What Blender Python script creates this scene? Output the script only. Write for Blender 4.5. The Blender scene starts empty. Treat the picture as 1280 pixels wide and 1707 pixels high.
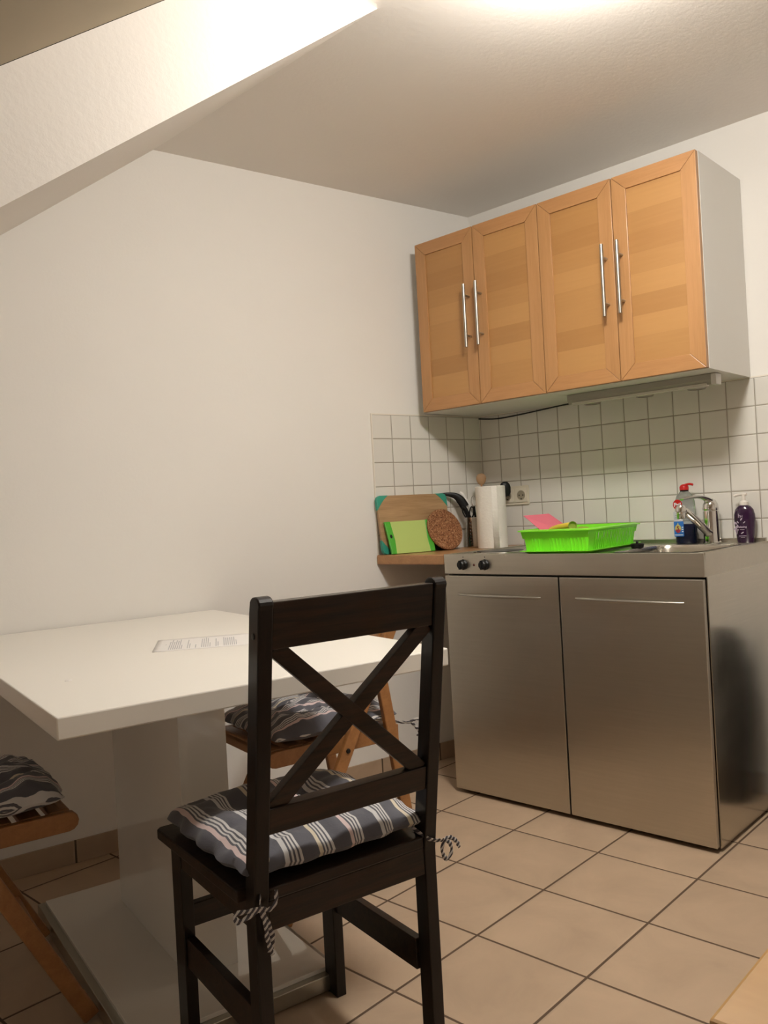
import bpy, bmesh, math, random
from mathutils import Vector, Matrix, noise
random.seed(7)
C = bpy.context.scene
COL = C.collection
PI = math.pi

# ------------------------------------------------------------------ camera
F_PX = 1378.24
cam_d = bpy.data.cameras.new('camera'); cam = bpy.data.objects.new('camera', cam_d); COL.objects.link(cam)
yaw, pitch, roll = 0.81801, 0.0, -0.05435
cy, sy, cp, sp = math.cos(yaw), math.sin(yaw), math.cos(pitch), math.sin(pitch)
d_ = Vector((sy*cp, cy*cp, sp)); r0 = Vector((cy, -sy, 0)); u0 = r0.cross(d_)
cr, sr = math.cos(roll), math.sin(roll)
r_ = r0*cr+u0*sr; u_ = u0*cr-r0*sr
M = Matrix((r_, u_, -d_)).transposed().to_4x4()
M.translation = Vector((-3.05767, -2.24183, 1.08215))
cam.matrix_world = M
cam_d.sensor_fit = 'HORIZONTAL'; cam_d.sensor_width = 36; cam_d.lens = 36*F_PX/1280
cam_d.clip_start = 0.02
cam_d.dof.use_dof = False
C.camera = cam

# ------------------------------------------------------------------ world, light, exposure
w = bpy.data.worlds.new('world'); C.world = w; w.use_nodes = True
w.node_tree.nodes['Background'].inputs[0].default_value = (0.02, 0.02, 0.025, 1)
w.node_tree.nodes['Background'].inputs[1].default_value = 0.3
LAMP = Vector((-1.39, -1.41, 2.315)); LAMP_E = 102
C.view_settings.view_transform = 'Standard'; C.view_settings.look = 'None'
C.view_settings.gamma = 1; C.view_settings.use_curve_mapping = False
C.view_settings.exposure = 0.0

# ------------------------------------------------------------------ helpers
def link(name, me, parent=None):
    o = bpy.data.objects.new(name, me); COL.objects.link(o)
    if parent is not None: o.parent = parent
    return o

def obj(name, bm, m, parent=None, bevel=0, seg=2, smooth=False, subd=0):
    if bm.faces: bmesh.ops.recalc_face_normals(bm, faces=bm.faces)
    me = bpy.data.meshes.new(name); bm.to_mesh(me); bm.free()
    for mm in (m if isinstance(m, (list, tuple)) else [m]): me.materials.append(mm)
    if smooth:
        for p in me.polygons: p.use_smooth = True
        try: me.set_sharp_from_angle(angle=math.radians(40))
        except Exception: pass
    o = link(name, me, parent)
    if bevel:
        b = o.modifiers.new('b', 'BEVEL'); b.width = bevel; b.segments = seg; b.limit_method = 'ANGLE'; b.angle_limit = math.radians(40)
        b.harden_normals = False
    if subd:
        s = o.modifiers.new('s', 'SUBSURF'); s.levels = subd; s.render_levels = subd
    return o

def tag(o, label, cat, group=None):
    o['label'] = label; o['category'] = cat
    if group: o['group'] = group
    return o

def thing(name, label, cat, loc=(0, 0, 0), rz=0, group=None):
    o = bpy.data.objects.new(name, None); COL.objects.link(o)
    o.empty_display_size = 0.05
    o.location = loc; o.rotation_euler = (0, 0, rz)
    return tag(o, label, cat, group)

def struct(name, bm, m, parent=None, **k):
    o = obj(name, bm, m, parent, **k)
    if parent is None: o['kind'] = 'structure'
    return o

def B(): return bmesh.new()

def box(bm, x0, x1, y0, y1, z0, z1, mat=0):
    v = [bm.verts.new((x, y, z)) for x in (x0, x1) for y in (y0, y1) for z in (z0, z1)]
    fs = []
    for q in ((0,1,3,2), (4,6,7,5), (0,4,5,1), (2,3,7,6), (0,2,6,4), (1,5,7,3)):
        f = bm.faces.new([v[i] for i in q]); f.material_index = mat; fs.append(f)
    return fs

def beam(bm, p, q, w, t, side=(1, 0, 0)):
    """board from p to q, w along side, t across"""
    p, q = Vector(p), Vector(q); a = (q-p).normalized(); s = Vector(side)
    s = (s-a*s.dot(a)).normalized(); n = a.cross(s)
    v = []
    for c in (p, q):
        for i, j in ((-1,-1), (1,-1), (1,1), (-1,1)): v.append(bm.verts.new(c+s*(w/2*i)+n*(t/2*j)))
    for f in ((0,1,2,3), (7,6,5,4), (0,4,5,1), (1,5,6,2), (2,6,7,3), (3,7,4,0)): bm.faces.new([v[i] for i in f])

def prism(bm, pts, a, b, axis='x'):
    """closed 2-D outline pts extruded from a to b along axis"""
    def mk(p, t):
        if axis == 'x': return (t, p[0], p[1])
        if axis == 'y': return (p[0], t, p[1])
        return (p[0], p[1], t)
    v0 = [bm.verts.new(mk(p, a)) for p in pts]; v1 = [bm.verts.new(mk(p, b)) for p in pts]
    n = len(pts)
    bm.faces.new(v0); bm.faces.new(v1[::-1])
    for i in range(n): bm.faces.new((v0[i], v0[(i+1) % n], v1[(i+1) % n], v1[i]))

def lathe(bm, prof, c=(0, 0, 0), seg=32, sx=1, sy=1, mat=None):
    c = Vector(c); rings = []
    for r, z in prof:
        if r < 1e-6: rings.append([bm.verts.new(c+Vector((0, 0, z)))])
        else: rings.append([bm.verts.new(c+Vector((r*sx*math.cos(2*PI*i/seg), r*sy*math.sin(2*PI*i/seg), z))) for i in range(seg)])
    for a, b in zip(rings[:-1], rings[1:]):
        for i in range(seg):
            j = (i+1) % seg
            if len(a) == 1 and len(b) == 1: continue
            if len(a) == 1: f = bm.faces.new((a[0], b[j], b[i]))
            elif len(b) == 1: f = bm.faces.new((a[i], a[j], b[0]))
            else: f = bm.faces.new((a[i], a[j], b[j], b[i]))

def tube(bm, pts, r, seg=10, flat=1.0, side=None, caps=True):
    pts = [Vector(p) for p in pts]; n = len(pts)
    rs = r if isinstance(r, (list, tuple)) else [r]*n
    rings = []; prev = None
    for i, p in enumerate(pts):
        t = (pts[min(i+1, n-1)]-pts[max(i-1, 0)]).normalized()
        if prev is None:
            s = Vector(side) if side else (Vector((0, 0, 1)) if abs(t.z) < .9 else Vector((1, 0, 0)))
        else: s = prev
        s = (s-t*s.dot(t)).normalized(); prev = s; b = t.cross(s)
        rings.append([bm.verts.new(p+s*(rs[i]*math.cos(2*PI*k/seg))+b*(rs[i]*flat*math.sin(2*PI*k/seg))) for k in range(seg)])
    for a, b in zip(rings[:-1], rings[1:]):
        for k in range(seg): bm.faces.new((a[k], a[(k+1) % seg], b[(k+1) % seg], b[k]))
    if caps: bm.faces.new(rings[0][::-1]); bm.faces.new(rings[-1])

def curve(ctrl, n=24):
    """Catmull-Rom through control points"""
    P = [Vector(p) for p in ctrl]; P = [P[0]*2-P[1]]+P+[P[-1]*2-P[-2]]; out = []
    m = len(P)-3
    for i in range(m):
        for k in range(n//m+1):
            t = k/(n//m+1); a, b, c, d = P[i:i+4]
            out.append(0.5*((2*b)+(c-a)*t+(2*a-5*b+4*c-d)*t*t+(3*b-a-3*c+d)*t**3))
    out.append(P[-2]); return out

def rounded(x0, x1, y0, y1, r, seg=6):
    pts = []
    for cx, cy_, a in ((x1-r, y1-r, 0), (x0+r, y1-r, 90), (x0+r, y0+r, 180), (x1-r, y0+r, 270)):
        for k in range(seg+1):
            t = math.radians(a+90*k/seg); pts.append((cx+r*math.cos(t), cy_+r*math.sin(t)))
    return pts

# ------------------------------------------------------------------ materials
class N:
    def __init__(s, name):
        s.m = bpy.data.materials.new(name); s.m.use_nodes = True; s.t = s.m.node_tree; s.b = s.t.nodes['Principled BSDF']
    def n(s, typ, **k):
        x = s.t.nodes.new(typ)
        for a, b in k.items(): setattr(x, a, b)
        return x
    def l(s, a, b): s.t.links.new(a, b)
    def set(s, **k):
        for a, b in k.items():
            key = {'color': 'Base Color', 'rough': 'Roughness', 'metal': 'Metallic', 'spec': 'Specular IOR Level', 'coat': 'Coat Weight', 'trans': 'Transmission Weight', 'ior': 'IOR', 'sheen': 'Sheen Weight', 'aniso': 'Anisotropic', 'coatr': 'Coat Roughness', 'sss': 'Subsurface Weight'}[a]
            s.b.inputs[key].default_value = (*b, 1) if isinstance(b, tuple) else b
        return s
    def coord(s, out='Object', scale=(1, 1, 1), loc=(0, 0, 0), rot=(0, 0, 0)):
        c = s.n('ShaderNodeTexCoord'); mp = s.n('ShaderNodeMapping')
        s.l(c.outputs[out], mp.inputs[0]); mp.inputs[1].default_value = loc; mp.inputs[2].default_value = rot; mp.inputs[3].default_value = scale
        return mp.outputs[0]
    def noise(s, vec, scale=5, detail=3, rough=.5, dist=0):
        x = s.n('ShaderNodeTexNoise'); s.l(vec, x.inputs['Vector'])
        x.inputs['Scale'].default_value = scale; x.inputs['Detail'].default_value = detail; x.inputs['Roughness'].default_value = rough; x.inputs['Distortion'].default_value = dist
        return x.outputs['Fac']
    def ramp(s, fac, stops, interp='LINEAR'):
        x = s.n('ShaderNodeValToRGB'); s.l(fac, x.inputs[0]); cr_ = x.color_ramp; cr_.interpolation = interp
        while len(cr_.elements) < len(stops): cr_.elements.new(0.5)
        for e, (p, c) in zip(cr_.elements, stops):
            e.position = p; e.color = (*c, 1) if isinstance(c, tuple) else (c, c, c, 1)
        return x.outputs['Color']
    def math(s, op, a, b=None):
        x = s.n('ShaderNodeMath', operation=op)
        for i, v in enumerate((a, b)):
            if v is None: continue
            if isinstance(v, (int, float)): x.inputs[i].default_value = v
            else: s.l(v, x.inputs[i])
        return x.outputs[0]
    def mix(s, fac, a, b, blend='MIX'):
        x = s.n('ShaderNodeMix', data_type='RGBA', blend_type=blend)
        for i, v in ((0, fac), (6, a), (7, b)):
            if isinstance(v, (int, float)): x.inputs[i].default_value = v
            elif isinstance(v, tuple): x.inputs[i].default_value = (*v, 1)
            else: s.l(v, x.inputs[i])
        return x.outputs[2]
    def bump(s, h, strength=.3, dist=.01):
        x = s.n('ShaderNodeBump'); x.inputs['Strength'].default_value = strength; x.inputs['Distance'].default_value = dist
        s.l(h, x.inputs['Height']); s.l(x.outputs[0], s.b.inputs['Normal']); return s

def plain(name, color, rough=.5, **k):
    m = N(name).set(color=color, rough=rough, **k)
    return m.m

def plaster(name, color, bscale=90, strength=.12):
    m = N(name).set(rough=.85, spec=.25)
    v = m.coord(); n1 = m.noise(v, 1.3, 2)
    m.l(m.ramp(n1, [(.3, tuple(c*.97 for c in color)), (.7, color)]), m.b.inputs['Base Color'])
    m.bump(m.noise(v, bscale, 4, .6), strength, .003)
    return m.m

def grid_mat(name, axes, pitch, offs, gw, tile, grout, rough, mottled=0.0, mscale=6, bump=.5, grough=.9, rot=0.0, spec=.5):
    """square tiles with grout; axes name the two object axes used"""
    m = N(name).set(spec=spec)
    v = m.coord(rot=(0, 0, rot)); sx = m.n('ShaderNodeSeparateXYZ'); m.l(v, sx.inputs[0])
    ds = []
    cells = []
    for ax, o in zip(axes, offs):
        a = m.math('DIVIDE', m.math('SUBTRACT', sx.outputs[ax], o), pitch)
        cells.append(m.math('FLOOR', a))
        f = m.math('FRACT', a)
        ds.append(m.math('MULTIPLY', m.math('MINIMUM', f, m.math('SUBTRACT', 1.0, f)), pitch))
    d = m.math('MINIMUM', ds[0], ds[1])
    cb = m.n('ShaderNodeCombineXYZ'); m.l(cells[0], cb.inputs[0]); m.l(cells[1], cb.inputs[1])
    wn = m.n('ShaderNodeTexWhiteNoise', noise_dimensions='3D'); m.l(cb.outputs[0], wn.inputs['Vector'])
    isg = m.ramp(m.math('DIVIDE', d, gw), [(.40, 1.0), (.55, 0.0)])
    off = m.n('ShaderNodeVectorMath', operation='ADD'); m.l(v, off.inputs[0]); m.l(wn.outputs['Color'], off.inputs[1])
    nz = m.noise(off.outputs[0], mscale, 5, .6, .6)
    dark = tuple(c*(1-mottled) for c in tile); lite = tuple(min(1, c*(1+mottled*.6)) for c in tile)
    tc = m.ramp(nz, [(.3, dark), (.7, lite)])
    tv = m.math('ADD', m.math('MULTIPLY', wn.outputs['Value'], .05), .975)
    tc = m.mix(1.0, tc, m.ramp(tv, [(0, 0.0), (1, 1.0)]), 'MULTIPLY')
    m.l(m.mix(isg, tc, grout), m.b.inputs['Base Color'])
    m.l(m.math('ADD', m.math('MULTIPLY', isg, grough-rough), rough), m.b.inputs['Roughness'])
    h = m.ramp(m.math('DIVIDE', d, gw*1.6), [(.25, 0.0), (.7, 1.0)])
    m.bump(h, bump, .002)
    return m.m

def wood(name, c0, c1, scale=(3, 40, 40), rough=.45, coat=0, bump=.08, spec=.5, n2=.5, coatr=.2):
    m = N(name).set(rough=rough, coat=coat, spec=spec, coatr=coatr)
    v = m.coord(scale=scale)
    a = m.noise(v, 1.0, 4, .6, .8); b = m.noise(v, 6.0, 2)
    g = m.math('ADD', m.math('MULTIPLY', a, 1-n2*.5), m.math('MULTIPLY', b, n2*.5))
    m.l(m.ramp(g, [(.35, c0), (.65, c1)]), m.b.inputs['Base Color'])
    m.bump(g, bump, .002)
    return m.m

MW = plaster('wall_paint', (.83, .80, .755))
MC = plaster('ceiling_paint', (.82, .775, .725), 60, .25)
FLOOR_P = .30976
MFLOOR = grid_mat('floor_tile', (0, 1), FLOOR_P, (-.7903, -.6312), .007, (.50, .365, .25), (.10, .06, .035), .42, .13, 5, .6)
MSKIRT = grid_mat('skirting_tile', (0, 2), .305, (-.335, -.2), .007, (.44, .32, .22), (.07, .045, .025), .35, .10, 5, .5)
MTA = grid_mat('splash_tile_back', (0, 2), .1, (0.0, .0867), .0034, (.76, .73, .675), (.36, .32, .26), .22, .02, 4, .7)
MTB = grid_mat('splash_tile_right', (1, 2), .1, (-.012, .0867), .0034, (.76, .73, .675), (.36, .32, .26), .22, .02, 4, .7)
MCAULK = plain('caulk', (.80, .74, .65), .6)
MDARKW = wood('stained_pine', (.0035, .0019, .0011), (.010, .0047, .0026), (60, 60, 3.5), .5, .35, .12, .18, coatr=.14)
MDARKH = wood('stained_pine_across', (.0050, .0026, .0015), (.026, .0115, .0052), (3.5, 60, 60), .5, .40, .12, .18, coatr=.12)
MBEECH = wood('beech', (.50, .235, .075), (.62, .32, .115), (4, 60, 60), .42, .1, .05)
MBEECHV = wood('beech_upright', (.40, .20, .075), (.47, .245, .10), (60, 60, 3), .38, .15, .04)
MBEECHH = wood('beech_level', (.40, .195, .073), (.47, .24, .096), (60, 3, 60), .38, .15, .04)
MCHAIR = wood('chair_beech', (.27, .115, .034), (.37, .165, .052), (5, 30, 30), .45, .1, .05)
MSHELF = wood('shelf_beech', (.36, .18, .075), (.47, .25, .11), (4, 30, 60), .35, .15, .04)
MDESK = wood('light_wood', (.52, .28, .085), (.60, .345, .12), (12, 3, 40), .4, .1, .04)
MPLASTIC = plain('black_plastic', (.007, .007, .007), .42, spec=.3)
MWHITE = plain('white_laminate', (.74, .725, .68), .4)
MGLOSS = plain('gloss_white', (.80, .77, .71), .05, coat=1.0, coatr=.02)
MTABLE = plain('table_white', (.86, .82, .75), .28)
MCHROME = plain('chrome', (.75, .74, .72), .07, metal=1.0)
MWSTEEL = plain('handle_steel', (.42, .40, .36), .36, metal=1.0)
MGREY = plain('grey_metal', (.42, .41, .36), .28, metal=1.0)
MPAPER = plain('paper', (.80, .77, .74), .8)
MINK = plain('ink', (.42, .41, .42), .8)
MBLIND = None

def panel_mat():
    m = N('beech_panel').set(rough=.4, coat=.12, coatr=.25)
    v = m.coord(); sx = m.n('ShaderNodeSeparateXYZ'); m.l(v, sx.inputs[0])
    a = m.math('FLOOR', m.math('DIVIDE', sx.outputs[2], .071))
    wn = m.n('ShaderNodeTexWhiteNoise', noise_dimensions='2D')
    cb = m.n('ShaderNodeCombineXYZ'); m.l(a, cb.inputs[0]); m.l(m.math('FLOOR', m.math('DIVIDE', sx.outputs[1], .30)), cb.inputs[1]); m.l(cb.outputs[0], wn.inputs['Vector'])
    g = m.noise(m.coord(scale=(60, 5, 90)), 1.0, 4, .6, .5)
    t = m.math('ADD', m.math('MULTIPLY', wn.outputs['Value'], .62), m.math('MULTIPLY', g, .38))
    m.l(m.ramp(t, [(.1, (.36, .175, .056)), (.9, (.47, .25, .088))]), m.b.inputs['Base Color'])
    m.bump(g, .04, .002); return m.m
MPANEL = panel_mat()

def steel(name, scale, c0=(.50, .47, .405), c1=(.60, .565, .495), rough=.36, rot=0):
    m = N(name).set(metal=1.0, aniso=.5)
    v = m.coord(scale=scale); g = m.noise(v, 1.0, 4, .65)
    blot = m.noise(m.coord(), 3.2, 3, .6, .7)
    m.l(m.mix(m.ramp(blot, [(.35, 0.0), (.7, .5)]), m.ramp(g, [(.1, c0), (.9, c1)]), c0), m.b.inputs['Base Color'])
    m.l(m.math('ADD', m.math('MULTIPLY', g, .03), m.math('ADD', m.math('MULTIPLY', blot, .14), rough-.10)), m.b.inputs['Roughness'])
    return m.m
MSTEEL = steel('brushed_steel', (120, 3, 120))
MSTEELS = steel('brushed_steel_side', (4, 200, 200), rough=.24)
MSTEELT = steel('steel_top', (30, 30, 30), (.55, .52, .46), (.62, .58, .52), .24)

def stripe_mat(name, axis, wob=.010, per=.066):
    m = N(name).set(rough=.75, sheen=.15, spec=.3)
    v = m.coord(); sx = m.n('ShaderNodeSeparateXYZ'); m.l(v, sx.inputs[0])
    nz = m.noise(m.coord(), 7, 3, .5)
    x = m.math('ADD', sx.outputs[axis], m.math('MULTIPLY', m.math('SUBTRACT', nz, .5), wob))
    q = m.math('DIVIDE', m.math('ADD', x, 75*per+.118), per)
    f = m.math('FRACT', q); k = m.math('FRACT', m.math('DIVIDE', m.math('FLOOR', q), 3.0))
    G = (.100, .098, .115); W_ = (.62, .60, .585)
    wide = m.ramp(k, [(0, (.60, .585, .58)), (.25, (.62, .545, .42)), (.6, (.64, .50, .485))], 'CONSTANT')
    isw = m.ramp(f, [(0, 0.0), (.04, 1.0), (.17, 0.0)], 'CONSTANT')
    thin = m.ramp(f, [(0, G), (.225, W_), (.275, G), (.325, W_), (.385, G), (.435, W_), (.505, G)], 'CONSTANT')
    # a narrow extra line beside the wide one
    m.l(m.mix(isw, thin, wide), m.b.inputs['Base Color'])
    wv = m.noise(m.coord(scale=(300, 300, 300)), 1, 1)
    m.bump(m.math('ADD', wv, m.math('MULTIPLY', m.noise(m.coord(), 30, 2), 2.0)), .25, .0015)
    return m.m
MSTRX = stripe_mat('striped_cotton', 0)
MSTRW = stripe_mat('striped_cotton_crumpled', 0, .035, .050)
def tie_mat():
    m = N('tie_cotton').set(rough=.8)
    v = m.coord(rot=(0, .7, .6)); sx = m.n('ShaderNodeSeparateXYZ'); m.l(v, sx.inputs[0])
    f = m.math('FRACT', m.math('DIVIDE', m.math('ADD', sx.outputs[2], 5), .0085))
    m.l(m.ramp(f, [(0, (.05, .045, .055)), (.55, (.5, .48, .46))], 'CONSTANT'), m.b.inputs['Base Color']); return m.m
MTIE = tie_mat()

# ------------------------------------------------------------------ the room
RA = .1993                                   # the back wall stands 11 degrees off square
K = math.tan(RA)
def yA(x, off=0): return -x*K-off/math.cos(RA)
XL = -3.6; H = 2.40; SL = .75; CR = -1.44; CR2 = -1.76; YF = -3.6
def zs(x): return H+SL*(x-CR)
def zs2(x): return H+SL*(x-CR2)

bm = B(); box(bm, XL-.1, .1, YF-.1, 1.0, -.06, 0)
struct('floor', bm, MFLOOR)

# back wall, a slab running at its own angle, its top cut to the roof slope
bm = B()
L = -XL/math.cos(RA)
pts = [(0, 0), (L, 0), (L, zs(XL)), (-CR/math.cos(RA), H), (0, H)]
prism(bm, [(-p[0], p[1]) for p in pts], 0, .10, 'y')
o = struct('wall_back', bm, MW); o.rotation_euler = (0, 0, -RA)
bm = B(); box(bm, 0, .1, YF, .02, 0, H); struct('wall_right', bm, MW)
bm = B(); box(bm, XL, 0, YF-.1, YF, 0, H+.05); struct('wall_front', bm, MW)
bm = B(); box(bm, XL-.1, XL, YF, yA(XL)+.02, 0, zs(XL)); struct('wall_left', bm, MW)

# ceiling: flat part, roof slope and the reveals of the roof window
WY0, WY1 = -2.95, -.80; XB = -3.28; 
bm = B()
def face(*ps): bm.faces.new([bm.verts.new(p) for p in ps])
face((0, 0, H), (CR, yA(CR), H), (CR, WY1, H), (0, WY1, H))
face((0, WY1, H), (CR2, WY1, H), (CR2, WY0, H), (0, WY0, H))
face((0, WY0, H), (CR, WY0, H), (CR, YF, H), (0, YF, H))
face((CR, yA(CR), H), (XL, yA(XL), zs(XL)), (XL, WY1, zs(XL)), (CR, WY1, H))
face((CR, WY0, H), (XL, WY0, zs(XL)), (XL, YF, zs(XL)), (CR, YF, H))
face((XB, WY1, zs(XB)), (XL, WY1, zs(XL)), (XL, WY0, zs(XL)), (XB, WY0, zs(XB)))
for yy in (WY1, WY0):
    face((CR, yy, H), (CR2, yy, H), (XB-.32, yy, zs(XB)), (XB, yy, zs(XB)))
face((XB, WY1, zs(XB)), (XB-.32, WY1, zs(XB)), (XB-.32, WY0, zs(XB)), (XB, WY0, zs(XB)))
bmesh.ops.remove_doubles(bm, verts=bm.verts, dist=1e-4)
struct('ceiling', bm, MC)
# roof window with its blind drawn
MB_ = N('blind_cloth').set(rough=.9, spec=.2)
MB_.l(MB_.ramp(MB_.noise(MB_.coord(scale=(1, 1, 1)), 2.0, 2), [(.3, (.31, .26, .185)), (.7, (.35, .29, .21))]), MB_.b.inputs['Base Color'])
bm = B()
n_ = Vector((-SL, 0, 1)).normalized()
def slab(x0, x1, y0, y1, t0, t1):
    v = []
    for x, y in ((x0, y0), (x1, y0), (x1, y1), (x0, y1)):
        for t in (t0, t1): v.append(bm.verts.new(Vector((x, y, zs2(x)))+n_*t))
    for q in ((0,2,4,6), (1,7,5,3), (0,1,3,2), (2,3,5,4), (4,5,7,6), (6,7,1,0)): bm.faces.new([v[i] for i in q])
XM = XB-.32
slab(XM, CR2, WY0, WY1, 0.001, .02)
win = struct('window_1', bm, MB_.m)

# skirting tiles
bm = B(); box(bm, -L+.01, -.01, -.008, 0, 0.0, .073)
o = struct('baseboard_back', bm, MSKIRT, bevel=.0015); o.rotation_euler = (0, 0, -RA)
bm = B(); box(bm, -.009, -.001, YF+.01, -1.30, 0.0, .073); struct('baseboard_right', bm, MSKIRT)

# wall tiles
bm = B(); box(bm, -.5975, -.001, -.006, 0, .907, 1.4867)
o = struct('trim_1', bm, MTA); o.rotation_euler = (0, 0, -RA)
bm = B(); box(bm, -.6025, -.5975, -.0065, 0, .907, 1.4917); box(bm, -.5975, -.001, -.0065, 0, 1.4867, 1.4917)
o = struct('trim_3', bm, MCAULK); o.rotation_euler = (0, 0, -RA)
bm = B(); box(bm, -.007, 0, -2.1, 0.0, .907, 1.4867); struct('trim_2', bm, MTB)
bm = B(); box(bm, -.0075, 0, -2.1, 0.0, 1.4867, 1.4917); struct('trim_4', bm, MCAULK)

# ------------------------------------------------------------------ ceiling lamp (just above the picture)
me = N('lamp_glass'); me.set(color=(.9, .85, .75), rough=.4)
me.b.inputs['Emission Color'].default_value = (1.0, .965, .90, 1); me.b.inputs['Emission Strength'].default_value = LAMP_E*1.0
t = thing('ceiling_lamp', 'round opal glass ceiling lamp glowing warm white above the picture', 'lamp', (LAMP.x, LAMP.y, H))
bm = B(); lathe(bm, [(0, 0), (.07, 0), (.07, -.02), (.035, -.028), (0, -.028)]); obj('canopy', bm, MWHITE, t, smooth=True)
bm = B()
prof = [(.032, -.018), (.09, -.022), (.142, -.045), (.158, -.075), (.142, -.108), (.09, -.132), (.0, -.14)]
lathe(bm, prof, seg=48); obj('glass_shade', bm, me.m, t, smooth=True)

# ------------------------------------------------------------------ dining table
TA = math.radians(-12.0)
FL = Vector((-2.43, -.87, 0))
U = Vector((math.cos(TA), math.sin(TA), 0)); Wd = Vector((-math.sin(TA), math.cos(TA), 0))
def T(u, w, z=0): return FL+U*u+Wd*w+Vector((0, 0, z))
tb = thing('dining_table', 'large glossy white table on a panel column beside the back wall', 'table', T(.4165, .665), TA)
a, b_ = .4165, .665
bm = B(); box(bm, -a, a+.021, -b_, b_, .725, .765); obj('tabletop', bm, MTABLE, tb, bevel=.003)
bm = B(); box(bm, .335-a, .450-a, .340-b_, .850-b_, .05, .725); obj('column', bm, MGLOSS, tb, bevel=.001)
bm = B(); box(bm, .150-a, .632-a, .172-b_, 1.010-b_, .004, .040); obj('base_frame', bm, MGREY, tb, bevel=.002)
bm = B(); box(bm, .168-a, .614-a, .190-b_, .992-b_, .040, .050); obj('base_plate', bm, MGLOSS, tb, bevel=.001)
for x in (.17, .61):
    for y in (.19, .99):
        bm = B(); box(bm, x-a-.015, x-a+.015, y-b_-.015, y-b_+.015, 0, .004); obj('foot_pad', bm, MPLASTIC, tb)
# printed sheet
ang = math.atan2(.92, .40)
t = thing('printed_sheet', 'white printed paper sheet lying on the white table top', 'paper', T(.357+.105*.4+.1485*.92, .551+.105*.92-.1485*.4, .7651), TA+math.radians(-23.5))
bm = B()
nx, ny = 16, 8
vs = [[bm.verts.new((-.1485+.297*i/nx, -.105+.21*j/ny, 1e-4+(.0012 if i == 0 else 0)*(1-j/ny))) for j in range(ny+1)] for i in range(nx+1)]
for i in range(nx):
    for j in range(ny): bm.faces.new((vs[i][j], vs[i+1][j], vs[i+1][j+1], vs[i][j+1]))
o = obj('sheet', bm, MPAPER, t, smooth=True)
s_ = o.modifiers.new('s', 'SOLIDIFY'); s_.thickness = .0002
bm = B(); x = -.112
random.seed(3)
box(bm, -.122, -.1205, .0, .012, .0003, .0005)
for grp, n, ln in ((0, 7, .17), (1, 2, .15), (2, 1, .13), (3, 5, .165), (4, 2, .16), (5, 7, .17)):
    for k in range(n):
        l = ln*random.uniform(.75, 1) if k != n-1 else ln*random.uniform(.35, .6)
        yy = -.085
        while yy < -.085+l:
            e = min(yy+random.uniform(.008, .022), -.085+l); box(bm, x, x+.0022, yy, e, .0003, .0005); yy = e+.002
        x += .0052
    x += .010
obj('printed_text', bm, MINK, t)
bm = B(); lathe(bm, [(0, 0), (.006, 0), (.004, .0015), (0, .002)], seg=7, sx=1.4); 
o = obj('crumb', bm, MPAPER); o.location = T(.104, .337, .7651); tag(o, 'tiny pale crumb on the near left of the white table top', 'crumb')

# ------------------------------------------------------------------ cushions
def cushion_mesh(hx, hy, h, amp=.012, seed=0, n=56, tufts=((-.36, -.36), (.36, -.36), (-.36, .36), (.36, .36)), bulge=0.0, pinch=.06):
    bm = B(); top = []; bot = []
    for i in range(n+1):
        rt = []; rb = []
        for j in range(n+1):
            a_ = -1+2*i/n; c_ = -1+2*j/n
            e = max(0, 1-abs(a_)**5)**.5*max(0, 1-abs(c_)**5)**.5
            px = a_*hx*(1-pinch*c_*c_*(1-abs(a_)*.4)); py = c_*hy*(1-pinch*a_*a_*(1-abs(c_)*.4))
            wr = noise.noise(Vector((a_*2.2+seed, c_*2.2, seed)))*amp+(.25-abs(noise.noise(Vector((a_*3.2+seed, c_*4.2, 3+seed)))))*amp*.8+noise.noise(Vector((a_*9, c_*9, seed)))*amp*.2
            edge = .35+.65*e
            # scalloped edge from the gathers
            sc = 1+.024*math.sin(15*a_+seed)*abs(c_)**6+.024*math.sin(14*c_+seed*2)*abs(a_)**6
            px *= sc; py *= sc
            d = 0
            for tx, ty in tufts:
                r2 = ((a_-tx)**2+(c_-ty)**2); d += .55*math.exp(-r2/.035)
            zt = h*.5+h*.62*e*(1-min(d, .75))*(1+bulge*c_)+wr*e
            zb = h*.5-h*.42*e
            rt.append(bm.verts.new((px, py, zt)))
            on = i in (0, n) or j in (0, n)
            rb.append(rt[-1] if on else bm.verts.new((px, py, max(zb, .0))))
        top.append(rt); bot.append(rb)
    for i in range(n):
        for j in range(n):
            bm.faces.new((top[i][j], top[i+1][j], top[i+1][j+1], top[i][j+1]))
            q = [bot[i][j], bot[i][j+1], bot[i+1][j+1], bot[i+1][j]]
            bm.faces.new(q)
    return bm

def tie(parent, paths, r=.006):
    for p in paths:
        bm = B(); c = curve(p, 22)
        tube(bm, c, [r*(.75+.45*abs(math.sin(i*.55))) for i in range(len(c))], 8, .35)
        obj('tie', bm, MTIE, parent, smooth=True)

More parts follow.
